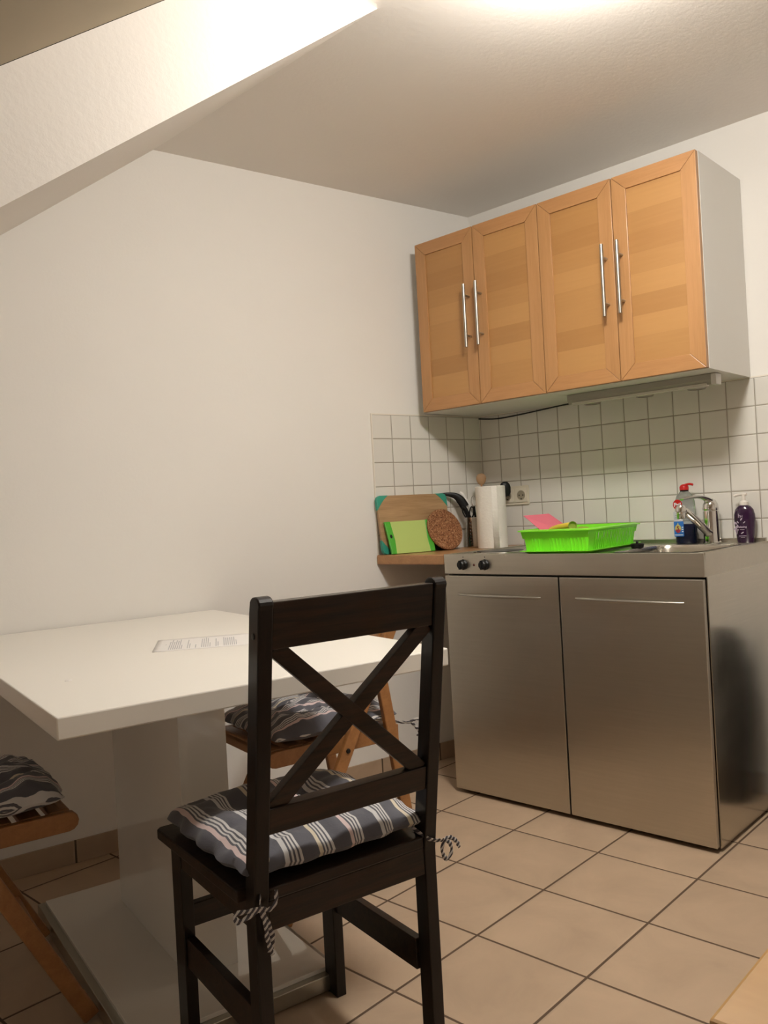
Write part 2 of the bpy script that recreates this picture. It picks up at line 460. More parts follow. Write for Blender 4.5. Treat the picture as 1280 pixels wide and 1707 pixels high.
# ------------------------------------------------------------------ dark X-back chair
cu = .444
ch = thing('dining_chair', 'dark-stained wooden chair with a crossed X back, nearest to the camera', 'chair', T(cu, 0), TA)
def lw(z): return -.2-.079*max(0, z-.43)/.525   # back face of the rear posts: upright to the seat, leaning above it
for u0_, u1_ in ((.2515-cu, .2785-cu), (.6095-cu, .6365-cu)):
    bm = B(); prof = [(lw(0), 0), (lw(.43), .43)]
    for z in (.55, .70, .85, .935): prof.append((lw(z), z))
    top = .957; bw, fw = lw(top), lw(top)+.036
    for k in range(9):
        t_ = PI-PI*k/8; prof.append(((bw+fw)/2-.018*math.cos(PI-t_)*1, top-.014+.014*math.sin(t_)))
    for z in (.93, .7, .55): prof.append((lw(z)+.036, z))
    prof += [(-.2+.037, .43), (-.2+.037, 0)]
    prism(bm, prof, u0_, u1_, 'x'); obj('rear_leg', bm, MDARKW, ch, bevel=.0025)
for u0_ in (.2515-cu, .5960-cu):
    bm = B(); box(bm, u0_, u0_+.0245, .140, .190, 0, .437); obj('front_leg', bm, MDARKW, ch, bevel=.002)
bm = B(); prism(bm, [(-.210, -.170), (-.165, -.170), (-.165, -.20), (.165, -.20), (.165, -.17), (.212, -.17), (.214, .205), (.204, .215), (-.204, .215), (-.214, .205)], .437, .458, 'z')
obj('seat', bm, MDARKH, ch, bevel=.003)
bm = B(); box(bm, .2785-cu, .6095-cu, -.198, -.178, .386, .4368); obj('seat_rail', bm, MDARKH, ch, bevel=.0015)
bm = B(); box(bm, .2770-cu, .596-cu, .155, .175, .390, .4368); obj('seat_rail', bm, MDARKH, ch, bevel=.0015)
for u0_ in (.254-cu, .600-cu):
    bm = B(); box(bm, u0_, u0_+.018, -.163, .140, .390, .4368); obj('seat_rail', bm, MDARKH, ch, bevel=.0015)
    bm = B(); box(bm, u0_+.003, u0_+.021, -.163, .140, .190, .250); obj('stretcher', bm, MDARKH, ch, bevel=.0015)
bm = B(); box(bm, .276-cu, .596-cu, .152, .172, .262, .308); obj('stretcher', bm, MDARKH, ch, bevel=.0015)
def rail(z0, z1, t0, t1):
    bm = B(); pts = [(lw(z0)+t0, z0), (lw(z1)+t0, z1), (lw(z1)+t1, z1), (lw(z0)+t1, z0)]
    prism(bm, pts, .2785-cu, .6095-cu, 'x'); return bm
obj('top_rail', rail(.868, .947, .004, .033), MDARKH, ch, bevel=.002)
obj('lower_rail', rail(.553, .598, .004, .034), MDARKH, ch, bevel=.002)
def xbar(ua, za, ub, zb, off, wd, th):
    bm = B(); p = Vector((ua-cu, lw(za)+off, za)); q = Vector((ub-cu, lw(zb)+off, zb))
    a_ = (q-p).normalized(); p = p-a_*.0; q = q+a_*.0
    nrm = Vector((0, 1, .15)).normalized()
    beam(bm, p, q, th, wd, nrm); return bm
obj('cross_bar', xbar(.286, .872, .600, .594, .018, .030, .020), MDARKH, ch, bevel=.0015)
obj('cross_bar', xbar(.602, .872, .288, .594, .0185, .030, .0185), MDARKH, ch, bevel=.0015)
bm = B(); lathe(bm, [(0, .002), (.005, .0015), (.0055, 0), (0, 0)], seg=12)
o = obj('dowel_cap', bm, MPLASTIC, ch, smooth=True); o.location = (.2515-cu, lw(.9)+.018, .893); o.rotation_euler = (0, -PI/2, 0)
bm = B(); lathe(bm, [(0, .001), (.003, .001), (.003, 0), (0, 0)], seg=8, sy=2.4)
o = obj('paint_chip', bm, plain('bare_wood', (.7, .62, .5), .7), ch); o.location = (.2785-cu-.001, lw(.47)-.0008, .512); o.rotation_euler = (PI/2, 0, 0); o['label'] = 'small pale chip in the dark stain'

c1 = thing('seat_cushion', 'grey and cream striped seat cushion tied to the dark X-back chair', 'cushion', T(cu-.008, .005, .459), TA)
obj('pad', cushion_mesh(.198, .198, .054, .016, 1.3, bulge=-.05), MSTRX, c1, smooth=True)
P_ = lambda u, w_, z: (u-cu+.008, w_-.005, z-.459)
tie(c1, [[P_(.275, -.185, .474), P_(.262, -.203, .455), P_(.257, -.212, .437)],
         [P_(.257, -.212, .437), P_(.235, -.215, .441), P_(.212, -.214, .443), P_(.214, -.216, .430), P_(.238, -.214, .433), P_(.257, -.212, .437)],
         [P_(.257, -.212, .437), P_(.272, -.214, .432), P_(.285, -.213, .440), P_(.289, -.209, .458)],
         [P_(.257, -.212, .437), P_(.266, -.217, .415), P_(.274, -.217, .385), P_(.268, -.216, .362)],
         [P_(.257, -.212, .437), P_(.262, -.218, .412), P_(.264, -.219, .385), P_(.272, -.218, .358)],
         [P_(.600, -.175, .472), P_(.615, -.205, .455), P_(.638, -.212, .447), P_(.652, -.208, .444)],
         [P_(.652, -.208, .444), P_(.645, -.208, .425), P_(.655, -.208, .405), P_(.668, -.208, .415), P_(.666, -.208, .432), P_(.652, -.208, .444)],
         [P_(.652, -.208, .444), P_(.668, -.206, .443), P_(.683, -.206, .432), P_(.690, -.206, .418)]], .0038)

# ------------------------------------------------------------------ folding chairs (local: x across, y forward, foot of the front legs at y=.22)
def folding_chair(label, u, wc, face, cushion_label, bulge, seed, ch_h):
    rz = TA+(-PI/2 if face > 0 else PI/2)
    c = thing('folding_chair', label, 'chair', T(u, wc), rz, 'folding chairs at the white table')
    for s in (-1, 1):
        bm = B(); beam(bm, (s*.222, .222, .012), (s*.222, -.182, .775), .020, .036, (1, 0, 0)); 
        bmesh.ops.translate(bm, verts=bm.verts, vec=(0, 0, 0)); obj('long_leg', bm, MCHAIR, c, bevel=.004)
        bm = B(); beam(bm, (s*.200, -.235, .012), (s*.200, -.128, .665), .019, .036, (1, 0, 0)); obj('short_leg', bm, MCHAIR, c, bevel=.004)
        bm = B(); pts = [(-.200, .412), (.200, .412)]
        for k in range(7): pts.append((.205+.022*math.sin(PI*k/6), .434-.022*math.cos(PI*k/6)))
        pts += [(-.200, .456)]
        prism(bm, pts, s*.179-.010, s*.179+.010, 'x'); obj('seat_side', bm, MCHAIR, c, bevel=.003)
        bm = B(); lathe(bm, [(0, .004), (.006, .003), (.007, 0), (0, 0)], seg=14)
        o = obj('bolt', bm, MPLASTIC, c, smooth=True); o.location = (s*.232, .004, .427); o.rotation_euler = (0, s*PI/2, 0)
        bm = B(); lathe(bm, [(0, .004), (.006, .003), (.007, 0), (0, 0)], seg=14)
        o = obj('bolt', bm, MPLASTIC, c, smooth=True); o.location = (s*.2095, -.137, .60); o.rotation_euler = (0, s*PI/2, 0)
        bm = B(); box(bm, s*.200-.0115, s*.200+.0115, -.160, -.112, .612, .626); obj('hinge_cap', bm, MPLASTIC, c, bevel=.003)
    for k in range(7):
        y = -.17+k*.060
        bm = B(); box(bm, -.168, .168, y-.022, y+.022, .440, .4565); obj('seat_slat', bm, MCHAIR, c, bevel=.003)
    bm = B(); box(bm, -.1685, .1685, .188, .212, .420, .4575); obj('front_beam', bm, MCHAIR, c, bevel=.005)
    for z, hh in ((.725, .038), (.640, .018)):
        bm = B(); n = 12; y0 = .222-.404*(z-.012)/.763
        pts = []
        v = []
        for k in range(n+1):
            x = -.212+.424*k/n; yy = y0+.020-.018*(1-(2*k/n-1)**2)
            v.append([bm.verts.new((x, yy+dy-.53*dz, z+dz)) for dy, dz in ((-.007, -hh), (.007, -hh), (.007, hh), (-.007, hh))])
        for a_, b2 in zip(v[:-1], v[1:]):
            for q in range(4): bm.faces.new((a_[q], a_[(q+1) % 4], b2[(q+1) % 4], b2[q]))
        bm.faces.new(v[0]); bm.faces.new(v[-1][::-1])
        obj('back_slat', bm, MCHAIR, c, bevel=.003)
    for y0, z0, xx in ((.158, .133, .212), (-.212, .155, .190)):
        bm = B(); tube(bm, [(-xx, y0, z0), (xx, y0, z0)], .009, 12); obj('stretcher', bm, MCHAIR, c, smooth=True)
    cu_ = thing('seat_cushion', cushion_label, 'cushion', T(u, wc, .458), rz)
    obj('pad', cushion_mesh(.196, .205, ch_h, .026, seed, bulge=bulge, pinch=.05), MSTRW, cu_, smooth=True)
    return c, cu_
fc1, cc1 = folding_chair('brown folding chair at the left picture edge, seat half out of frame', -.088, .640, 1, 'crumpled grey striped cushion on the folding chair at left', .1, 4.1, .066)
fc2, cc2 = folding_chair('brown folding chair beyond the table, seen through the crossed chair back', .873, .714, -1, 'grey striped cushion on the folding chair beyond the table', .0, 9.3, .055)
# ties of the far cushion round its near rear leg  (near side of that chair is x=-.2 locally)
tie(cc2, [[(-.17, -.17, .02), (-.20, -.175, .012), (-.222, -.200, .008), (-.224, -.222, .004)],
          [(-.224, -.215, .006), (-.228, -.240, .012), (-.230, -.262, .004)],
          [(-.224, -.222, .004), (-.228, -.236, -.012), (-.230, -.246, -.030), (-.226, -.238, -.038)]], .0038)

# ------------------------------------------------------------------ wall cabinets
def handle(x, y, z0, z1, parent):
    bm = B(); tube(bm, [(x-.035, y, z0), (x-.035, y, z1)], .0063, 16)
    h = obj('handle', bm, MWSTEEL, parent, smooth=True)
    for z in (z0+.045, z1-.045):
        bm = B(); tube(bm, [(x, y, z), (x-.035, y, z)], .0045, 12); obj('handle_post', bm, MWSTEEL, h, smooth=True)

def cabinet(y1, y0, label, lean):
    """carcass from y0 (right) to y1 (left), two framed doors"""
    ym = (y0+y1)/2; zb, zt = 1.490, 2.195; xf = -.370
    c = thing('wall_cabinet', label, 'cabinet', (0, ym, zb), 0, 'wall cabinets over the kitchenette')
    bm = B(); e = .0006
    hw = (y1-y0)/2-e
    for s in (-1, 1): box(bm, xf, -.002, s*hw-(.016 if s > 0 else 0), s*hw+(.016 if s < 0 else 0), 0, zt-zb)
    box(bm, xf, -.002, -hw+.016, hw-.016, 0, .016); box(bm, xf, -.002, -hw+.016, hw-.016, zt-zb-.016, zt-zb)
    box(bm, -.008, -.002, -hw+.016, hw-.016, .016, zt-zb-.016)
    obj('carcass', bm, MWHITE, c)
    for s in (1, -1):
        a_, b2 = (.0015, .2985) if s > 0 else (-.2985, -.0015)
        xo, xi = xf-.021, xf-.001; z0, z1 = .001, zt-zb-.001; fw = .052
        bm = B(); box(bm, xi-.014, xi-.006, a_+fw-.004, b2-fw+.004, z0+fw-.004, z1-fw+.004)
        d = obj('door', bm, MPANEL, c)
        g = .0005
        def piece(q, m):
            bm = B(); v0 = [bm.verts.new((xo, y, z)) for y, z in q]; v1 = [bm.verts.new((xi, y, z)) for y, z in q]
            bm.faces.new(v0); bm.faces.new(v1[::-1])
            for i in range(4): bm.faces.new((v0[i], v0[(i+1) % 4], v1[(i+1) % 4], v1[i]))
            obj('door_frame', bm, m, d, bevel=.0014)
        piece([(a_, z0+g), (a_+fw, z0+fw+g), (a_+fw, z1-fw-g), (a_, z1-g)], MBEECHV)
        piece([(b2, z0+g), (b2, z1-g), (b2-fw, z1-fw-g), (b2-fw, z0+fw+g)], MBEECHV)
        piece([(a_+g, z0), (b2-g, z0), (b2-fw-g, z0+fw), (a_+fw+g, z0+fw)], MBEECHH)
        piece([(a_+g, z1), (a_+fw+g, z1-fw), (b2-fw-g, z1-fw), (b2-g, z1)], MBEECHH)
        handle(xo, (a_ if s > 0 else b2)+s*.0275, 1.716-zb, 1.965-zb, d)
    return c
cabinet(0.0, -.60, 'left beech-fronted wall cabinet in the corner', 0)
cabinet(-.60, -1.20, 'right beech-fronted wall cabinet with bare white side', 0)

# light bar and puck lights under the cabinets
t = thing('light_bar', 'slim grey under-cabinet light bar with white end cap', 'lamp', (-.24, -.88, 1.489))
bm = B(); prism(bm, [(-.018, 0), (.018, 0), (.018, -.020), (-.006, -.036), (-.018, -.020)], -.278, .272, 'y'); obj('bar_body', bm, plain('grey_bar', (.36, .345, .30), .4), t, bevel=.001)
bm = B(); box(bm, -.014, .012, -.26, .255, -.0385, -.030); obj('diffuser', bm, plain('frosted', (.6, .58, .5), .3), t)
bm = B(); box(bm, -.022, .024, -.297, -.279, -.038, -.001); obj('end_cap', bm, MWHITE, t, bevel=.002)
ML_ = plain('puck_lens', (.62, .60, .52), .1)
for i, (y, lab) in enumerate(((-.635, 'leftmost'), (-.853, 'middle'), (-1.050, 'rightmost'))):
    t = thing('puck_light', lab + ' round steel puck light under the wall cabinets, switched off', 'lamp', (-.115, y, 1.4895), 0, 'puck lights under the cabinets')
    bm = B(); lathe(bm, [(0, 0), (.036, 0), (.036, -.022), (.030, -.030), (.025, -.030), (.025, -.022), (0, -.022)]); obj('ring', bm, MWSTEEL, t, smooth=True)
    bm = B(); lathe(bm, [(0, -.0222), (.0245, -.0222), (.0245, -.027), (0, -.0275)]); obj('lens', bm, ML_, t, smooth=True)
bm = B(); tube(bm, curve([(-.012, -.008, 1.480), (-.012, -.10, 1.470), (-.012, -.20, 1.472), (-.02, -.32, 1.478), (-.05, -.46, 1.482), (-.085, -.600, 1.483)], 40), .0030, 8)
o = obj('cable', bm, MPLASTIC, smooth=True); tag(o, 'thin black cable running under the cabinets from the corner', 'cable')

# ------------------------------------------------------------------ double socket
t = thing('wall_socket', 'white double power socket on the tiles behind the paper roll', 'socket', (-.0075, -.181, 1.123))
bm = B(); prism(bm, rounded(-.072, .072, -.0415, .0415, .006), -.006, 0, 'x'); obj('frame_plate', bm, plain('socket_cream', (.72, .66, .53), .35), t, bevel=.0015)
for s in (-1, 1):
    bm = B(); prism(bm, rounded(s*.0355-.030, s*.0355+.030, -.030, .030, .004), -.010, -.006, 'x')
    so = obj('socket_insert', bm, plain('socket_insert%d' % s, (.74, .68, .56), .35), t, bevel=.001)
    bm = B(); lathe(bm, [(.0205, .0), (.0205, .0015), (.0225, .0015), (.0225, 0)], seg=28); 
    o = obj('socket_rim', bm, plain('rim%d' % s, (.62, .56, .45), .4), so, smooth=True); o.location = (-.010, s*.0355, 0); o.rotation_euler = (0, -PI/2, 0)
    bm = B(); lathe(bm, [(0, .0), (.0205, .0), (.0205, .0006), (0, .0006)], seg=28)
    o = obj('socket_well', bm, plain('well%d' % s, (.30, .26, .19), .5), so, smooth=True); o.location = (-.010, s*.0355, 0); o.rotation_euler = (0, -PI/2, 0)
    bm = B()
    for dy, dz in ((-.0095, 0), (.0095, 0), (0, -.016)):
        prism(bm, [(s*.0355+dy+.003*math.cos(k*PI/4), dz+.003*math.sin(k*PI/4)) for k in range(8)], -.0116, -.0106, 'x')
    obj('pin_hole', bm, MPLASTIC, so)

# ------------------------------------------------------------------ shelf in the gap, wall-hung
bm = B(); pts = [(-.598, yA(-.598, .002)), (-.008, yA(-.008, .002)), (-.008, -.2385), (-.598, -.2385)]
prism(bm, pts, .867, .907, 'z')
o = obj('worktop_shelf', bm, MSHELF, bevel=.006, seg=3); tag(o, 'short beech worktop shelf between the steel kitchenette and back wall', 'shelf')

# ------------------------------------------------------------------ steel kitchenette
KY1, KY0 = -.240, -1.240; KX = -.600; KT = .908
k = thing('kitchenette', 'stainless steel mini kitchen with two doors, hob and sink', 'kitchen unit', (KX/2, (KY0+KY1)/2, 0))
ox, oy = KX/2, (KY0+KY1)/2
def L3(x, y): return x-ox, y-oy
def kbox(bm, x0, x1, y0, y1, z0, z1): box(bm, x0-ox, x1-ox, y0-oy, y1-oy, z0, z1)
# carcass
bm = B()
kbox(bm, -.578, -.012, KY1-.018, KY1-.002, .022, .831); kbox(bm, -.012, -.009, KY0+.002, KY1-.002, .022, .831)
kbox(bm, -.578, -.012, KY0+.004, KY1-.020, .022, .040); kbox(bm, -.578, -.560, KY0+.02, KY1-.02, .795, .831)
obj('carcass', bm, plain('dark_steel', (.05, .045, .04), .5, metal=.5), k)
bm = B(); kbox(bm, -.578, -.010, KY0+.001, KY0+.004, .012, .836); obj('side_panel', bm, MSTEELS, k)
bm = B(); kbox(bm, -.578, -.010, KY1-.002, KY1-.001, .012, .831); obj('side_panel', bm, MSTEELS, k)
bm = B(); kbox(bm, -.545, -.03, KY0+.03, KY1-.03, 0, .022); obj('plinth', bm, MPLASTIC, k)
for yl, yr, ha, hb in ((KY1-.001, -.7335, -.300, -.662), (-.7395, KY0+.006, -.800, -1.172)):
    bm = B(); kbox(bm, -.600, -.580, yr, yl, .016, .827); d = obj('door', bm, MSTEEL, k, bevel=.002)
    bm = B(); n = 30; pts = []; rr = []
    for i in range(n+1):
        s = i/n; q = math.sin(PI*s)
        pts.append((-.600-.024*q**.7-ox, ha+(hb-ha)*s-oy, .757-.003*s)); rr.append(.0035+.003*q)
    tube(bm, pts, rr, 12, 1.0); obj('handle', bm, MWSTEEL, d, smooth=True)
# worktop: apron, rim, drainer, basin
bm = B()
kbox(bm, KX, KX+.012, KY0, KY1, .834, KT); kbox(bm, KX+.012, -.009, KY0, KY0+.012, .834, KT); kbox(bm, KX+.012, -.009, KY1-.012, KY1, .834, KT)
kbox(bm, -.021, -.009, KY0+.012, KY1-.012, .834, KT+.012)
zt_ = KT-.004; xs = [KX+.012, -.520, -.125, -.021]; ys = [KY0+.012, -1.190, -.885, KY1-.012]
for i in range(3):
    for j in range(3):
        if i == 1 and j == 1: continue
        kbox(bm, xs[i], xs[i+1], ys[j], ys[j+1], zt_-.003, zt_)
bmesh.ops.remove_doubles(bm, verts=bm.verts, dist=1e-5)
wt = obj('worktop', bm, MSTEEL, k, bevel=.0012)
bm = B()  # basin
def ring(m, z, r): return [bm.verts.new((x-ox, y-oy, z)) for x, y in rounded(xs[1]+m, xs[2]-m, ys[1]+m, ys[2]-m, r)]
rg = [ring(-.004, zt_+.0015, .045), ring(.004, zt_+.0005, .045), ring(.010, zt_-.012, .045), ring(.020, zt_-.13, .05), ring(.05, zt_-.145, .06)]
for a_, b2 in zip(rg[:-1], rg[1:]):
    for i in range(len(a_)): bm.faces.new((a_[i], a_[(i+1) % len(a_)], b2[(i+1) % len(a_)], b2[i]))
bm.faces.new(rg[-1]); obj('sink_basin', bm, MSTEELT, k, smooth=True)
bm = B()
for q in range(7): kbox(bm, -.45, -.10, -.60-q*.035, -.588-q*.035, zt_, zt_+.002)
obj('drainer_rib', bm, MSTEELT, k)
for cx_, cy2, r in ((-.425, -.378, .090), (-.185, -.430, .072)):
    bm = B(); lathe(bm, [(r+.014, 0), (r+.014, .0025), (r+.003, .004), (r+.002, .001)], (cx_-ox, cy2-oy, zt_), 48)
    hp = obj('hob_plate', bm, MCHROME, k, smooth=True)
    bm = B(); lathe(bm, [(0, 0), (r, 0), (r, .0045), (r-.004, .006), (r*.35, .0057), (r*.3, .005), (0, .005)], (cx_-ox, cy2-oy, zt_), 48); obj('plate_disc', bm, plain('cast_iron', (.02, .02, .02), .35, metal=.4), hp, smooth=True)
for y in (-.332, -.431):
    bm = B(); pr_ = [(0, .024), (.013, .024), (.0165, .020), (.0165, .008), (.0205, .004), (.0205, 0), (0, 0)]
    lathe(bm, pr_, seg=10); box(bm, -.017, .017, -.0035, .0035, .02, .027)
    o = obj('knob', bm, MPLASTIC, k, bevel=.001); o.location = (KX-ox, y-oy, .869); o.rotation_euler = (0, -PI/2, 0)
    bm = B(); prism(bm, [(y-oy+.0016*math.cos(q*PI/3), .897+.0028*math.sin(q*PI/3)) for q in range(6)], KX-ox-.0006, KX-ox, 'x'); obj('dial_mark', bm, MPLASTIC, k)
bm = B(); lathe(bm, [(0, .004), (.003, .0035), (.0048, .001), (.0048, 0), (0, 0)], seg=16)
o = obj('indicator_lamp', bm, plain('red_lens', (.08, .01, .005), .2), k, smooth=True); o.location = (KX-ox, -.381-oy, .868); o.rotation_euler = (0, -PI/2, 0)

# ------------------------------------------------------------------ faucet
t = thing('faucet', 'chrome single-lever tap on the back rim of the sink', 'tap', (-.062, -1.056, zt_))
bm = B(); lathe(bm, [(0, 0), (.032, 0), (.032, .004), (.029, .007), (.028, .060), (.0275, .118), (0, .118)], seg=40); obj('body', bm, MCHROME, t, smooth=True)
bm = B(); c = curve([(-.014, .002, .034), (-.05, .009, .058), (-.10, .020, .092), (-.15, .031, .124), (-.172, .035, .128)], 26)
tube(bm, c, [.0175]*3+[.0155]*(len(c)-4)+[.0145], 18, .85, side=(0, 1, 0)); obj('spout', bm, MCHROME, t, smooth=True)
bm = B(); lathe(bm, [(0, -.022), (.0135, -.022), (.0145, -.020), (.0155, .002), (.0175, .004), (.0175, .018), (.012, .027), (0, .029)], (-.175, .035, .119), 28); obj('aerator', bm, MCHROME, t, smooth=True)
bm = B(); lathe(bm, [(0, .120), (.0275, .120), (.0285, .124), (.026, .142), (.019, .156), (.009, .163), (0, .164)], seg=40)
lv = obj('lever', bm, MCHROME, t, smooth=True)
bm = B(); c = curve([(.010, -.002, .146), (-.02, .004, .160), (-.06, .013, .170), (-.11, .023, .170), (-.165, .034, .165)], 20)
tube(bm, c, [.019-.011*i/len(c) for i in range(len(c))], 16, .5, side=(0, 1, 0)); obj('lever_arm', bm, MCHROME, lv, smooth=True)

# ------------------------------------------------------------------ writing helper
def text(name, s, size, m, parent, loc, rot, ext=.0002, bold=False):
    cu2 = bpy.data.curves.new(name, 'FONT'); cu2.body = s; cu2.size = size; cu2.align_x = 'CENTER'; cu2.align_y = 'CENTER'; cu2.extrude = ext
    if bold: cu2.offset = size*.025
    to = bpy.data.objects.new('tmp', cu2); COL.objects.link(to)
    bpy.context.view_layer.update()
    me2 = bpy.data.meshes.new_from_object(to.evaluated_get(bpy.context.evaluated_depsgraph_get()))
    bpy.data.objects.remove(to); me2.materials.clear(); me2.materials.append(m); me2.name = name
    o = link(name, me2, parent); o.location = loc; o.rotation_euler = rot; return o

# ------------------------------------------------------------------ dish soap bottle: faces the room, flat side toward -x
t = thing('dish_soap_bottle', 'clear washing-up liquid bottle with red cap and dark blue liquid behind the tap', 'bottle', (-.048, -.956, zt_), math.radians(0))
FACE = (PI/2, 0, -PI/2)      # text facing -x
glass = N('clear_plastic'); glass.set(color=(.80, .83, .84), rough=.12, trans=.85, ior=1.2)
def oval(bm, prof, seg=36):
    rings = []
    for sy_, sx_, z in prof: rings.append([bm.verts.new((sx_*math.cos(2*PI*i/seg), sy_*math.sin(2*PI*i/seg)*(1), z)) for i in range(seg)])
    for a_, b2 in zip(rings[:-1], rings[1:]):
        for i in range(seg): bm.faces.new((a_[i], a_[(i+1) % seg], b2[(i+1) % seg], b2[i]))
    bm.faces.new(rings[0][::-1]); bm.faces.new(rings[-1])
prof = [(.0385, .0265, .0735), (.0385, .0265, .11), (.038, .026, .135), (.036, .024, .160), (.029, .020, .180), (.019, .016, .190), (.013, .013, .195)]
bm = B(); oval(bm, prof); obj('body', bm, glass.m, t, smooth=True)
bm = B(); oval(bm, [(.036, .024, .0), (.0395, .0275, .005), (.0395, .0275, .068), (.0388, .0268, .0732)]); lq = obj('liquid', bm, plain('blue_liquid', (.005, .008, .035), .12), t, smooth=True); lq['label'] = 'dark blue liquid filling the lower half'
MRED = plain('red_plastic', (.50, .010, .010), .3)
bm = B(); lathe(bm, [(0, .199), (.0165, .199), (.0165, .211), (.013, .217), (.006, .221), (0, .221)], seg=24); cp_ = obj('cap', bm, MRED, t, smooth=True)
bm = B(); tube(bm, curve([(0, .004, .216), (0, -.010, .219), (0, -.022, .220), (0, -.034, .217)], 10), .0042, 10, .7); obj('spout_nozzle', bm, MRED, cp_, smooth=True)
bm = B(); lathe(bm, [(0, .194), (.0155, .194), (.0155, .199), (0, .199)], seg=24); obj('cap_ring', bm, MPLASTIC, t)
XF = -.0280
def lab(y0, y1, z0, z1, m, name, x, r=.003):
    bm = B(); prism(bm, rounded(y0, y1, z0, z1, r), x-.0004, x, 'x'); return obj(name, bm, m, t)
lw_ = plain('label_grey', (.56, .56, .60), .5); lb = plain('label_blue', (.025, .15, .50), .35)
o = lab(-.001, .034, .084, .121, lw_, 'label_upper', XF); o['label'] = 'pale grey label with small print'
lbo = lab(-.003, .034, .028, .084, lb, 'label_lower', XF-.0006); lbo['label'] = 'blue label with a coloured drop and the number 5'
bm = B(); prism(bm, [(.0165+.0175*math.cos(2*PI*i/24), .146+.019*math.sin(2*PI*i/24)) for i in range(24)], XF-.0006, XF, 'x'); lo = obj('logo_patch', bm, MRED, t); lo['label'] = 'red oval patch with white lettering'
MWT = plain('print_white', (.82, .82, .84), .5)
text('lettering', 'Pril', .0205, MWT, t, (XF-.0010, .0165, .145), FACE, bold=True)
bm = B(); prism(bm, [(.0185+.012*math.cos(2*PI*i/24), .057+.015*math.sin(2*PI*i/24)+(.007 if i == 6 else 0)) for i in range(24)], XF-.0014, XF-.0010, 'x'); obj('drop_mark', bm, plain('drop_yellow', (.55, .48, .14), .4), lbo)
bm = B(); prism(bm, [(.0185+.010*math.cos(PI+PI*i/12), .054+.013*math.sin(PI+PI*i/12)) for i in range(13)], XF-.0016, XF-.0014, 'x'); obj('drop_shade', bm, plain('drop_red', (.35, .03, .06), .4), lbo)
text('numeral', '5', .020, plain('print_maroon', (.25, .0, .02), .5), lbo, (XF-.0019, .0185, .058), FACE, bold=True)
bm = B(); box(bm, XF-.0014, XF-.0010, .000, .032, .0325, .035)
for q in range(3): box(bm, XF-.0014, XF-.0010, -.001, .0045, .044+q*.008, .048+q*.008)
obj('print_lines', bm, MWT, lbo)
bm = B()
for q in range(4): box(bm, XF-.0008, XF-.0004, .001+q*.001, .031-q*.002, .093+q*.0060, .0946+q*.0060)
obj('print_lines', bm, plain('print_grey', (.2, .2, .24), .5), t)

# ------------------------------------------------------------------ hand soap
t = thing('hand_soap_bottle', 'dark purple pump soap bottle with white pump to the right of the tap', 'bottle', (-.045, -1.168, zt_), math.radians(0))
mp_ = N('purple_plastic'); mp_.set(color=(.028, .006, .035), rough=.16, coat=.4)
bm = B(); oval(bm, [(.026, .016, 0), (.028, .018, .004), (.032, .021, .035), (.0365, .023, .080), (.036, .023, .100), (.031, .021, .118), (.022, .017, .129), (.0135, .0135, .134)]); obj('body', bm, mp_.m, t, smooth=True)
bm = B(); lathe(bm, [(0, .133), (.0145, .133), (.0145, .144), (.0105, .148), (.007, .150), (.0055, .166), (.0055, .170), (0, .170)], seg=24)
pu = obj('pump', bm, plain('pump_white', (.75, .70, .64), .35), t, smooth=True)
bm = B(); tube(bm, curve([(0, -.010, .171), (0, .004, .172), (0, .022, .170), (0, .032, .166)], 12), .0048, 10, 1.0); obj('pump_head', bm, plain('pump_white2', (.75, .70, .64), .35), pu, smooth=True)
MPR = plain('print_lilac', (.50, .40, .50), .5)
def leaf(bm, cy_, cz, l, a_, wd=.35):
    pts = []
    for i in range(10):
        q = 2*PI*i/10; x_, y_ = l*math.cos(q), l*wd*math.sin(q)
        pts.append((cy_+x_*math.cos(a_)-y_*math.sin(a_), cz+x_*math.sin(a_)+y_*math.cos(a_)))
    prism(bm, pts, -.0240, -.0236, 'x')
bm = B()
leaf(bm, .004, .084, .006, 2.2); leaf(bm, .016, .074, .005, 1.0); leaf(bm, -.006, .073, .005, 2.4); leaf(bm, .022, .073, .003, 1.2)
for i in range(14): leaf(bm, .0235+random.uniform(-.007, .006), .035+i*.0028, random.uniform(.003, .006), random.uniform(0, 3), .5)
leaf(bm, .002, .036, .006, 2.6)
obj('leaf_print', bm, MPR, t)
text('lettering', 'h', .020, MPR, t, (-.0241, .010, .096), FACE)
text('lettering', 'H', .012, MPR, t, (-.0241, .003, .094), FACE)
text('lettering', 'Relaxing', .0095, MPR, t, (-.0241, .002, .057), FACE, bold=True)
bm = B(); box(bm, -.0240, -.0236, -.006, .010, .047, .0485); box(bm, -.0232, -.0226, -.012, .014, .024, .0258); box(bm, -.0228, -.0222, -.006, .008, .019, .0203); obj('print_lines', bm, MPR, t)

# ------------------------------------------------------------------ dish rack
MLIME = plain('lime_plastic', (.26, .86, .035), .3); MLIME2 = plain('lime_plastic_tray', (.27, .86, .045), .3)
RK = Vector((-.352, -.690, zt_+.0022)); RR = math.radians(5)
hxr, hyr = .205, .115
t = thing('drip_tray', 'flat lime green drip tray under the dish rack', 'tray', RK, RR)
bm = B(); q = [(-.235, .135, .0105), (-.215, .118, .003)]
r1 = rounded(-.238, .238, -.142, .138, .03); r2 = rounded(-.225, .225, -.130, .126, .03); r3 = rounded(-.215, .215, -.120, .116, .025)
def rings(bm, L_, cap0=True, cap1=True):
    V_ = [[bm.verts.new((x, y, z)) for x, y in r] for r, z in L_]
    for a_, b2 in zip(V_[:-1], V_[1:]):
        for i in range(len(a_)): bm.faces.new((a_[i], a_[(i+1) % len(a_)], b2[(i+1) % len(a_)], b2[i]))
    if cap0: bm.faces.new(V_[0])
    if cap1: bm.faces.new(V_[-1])
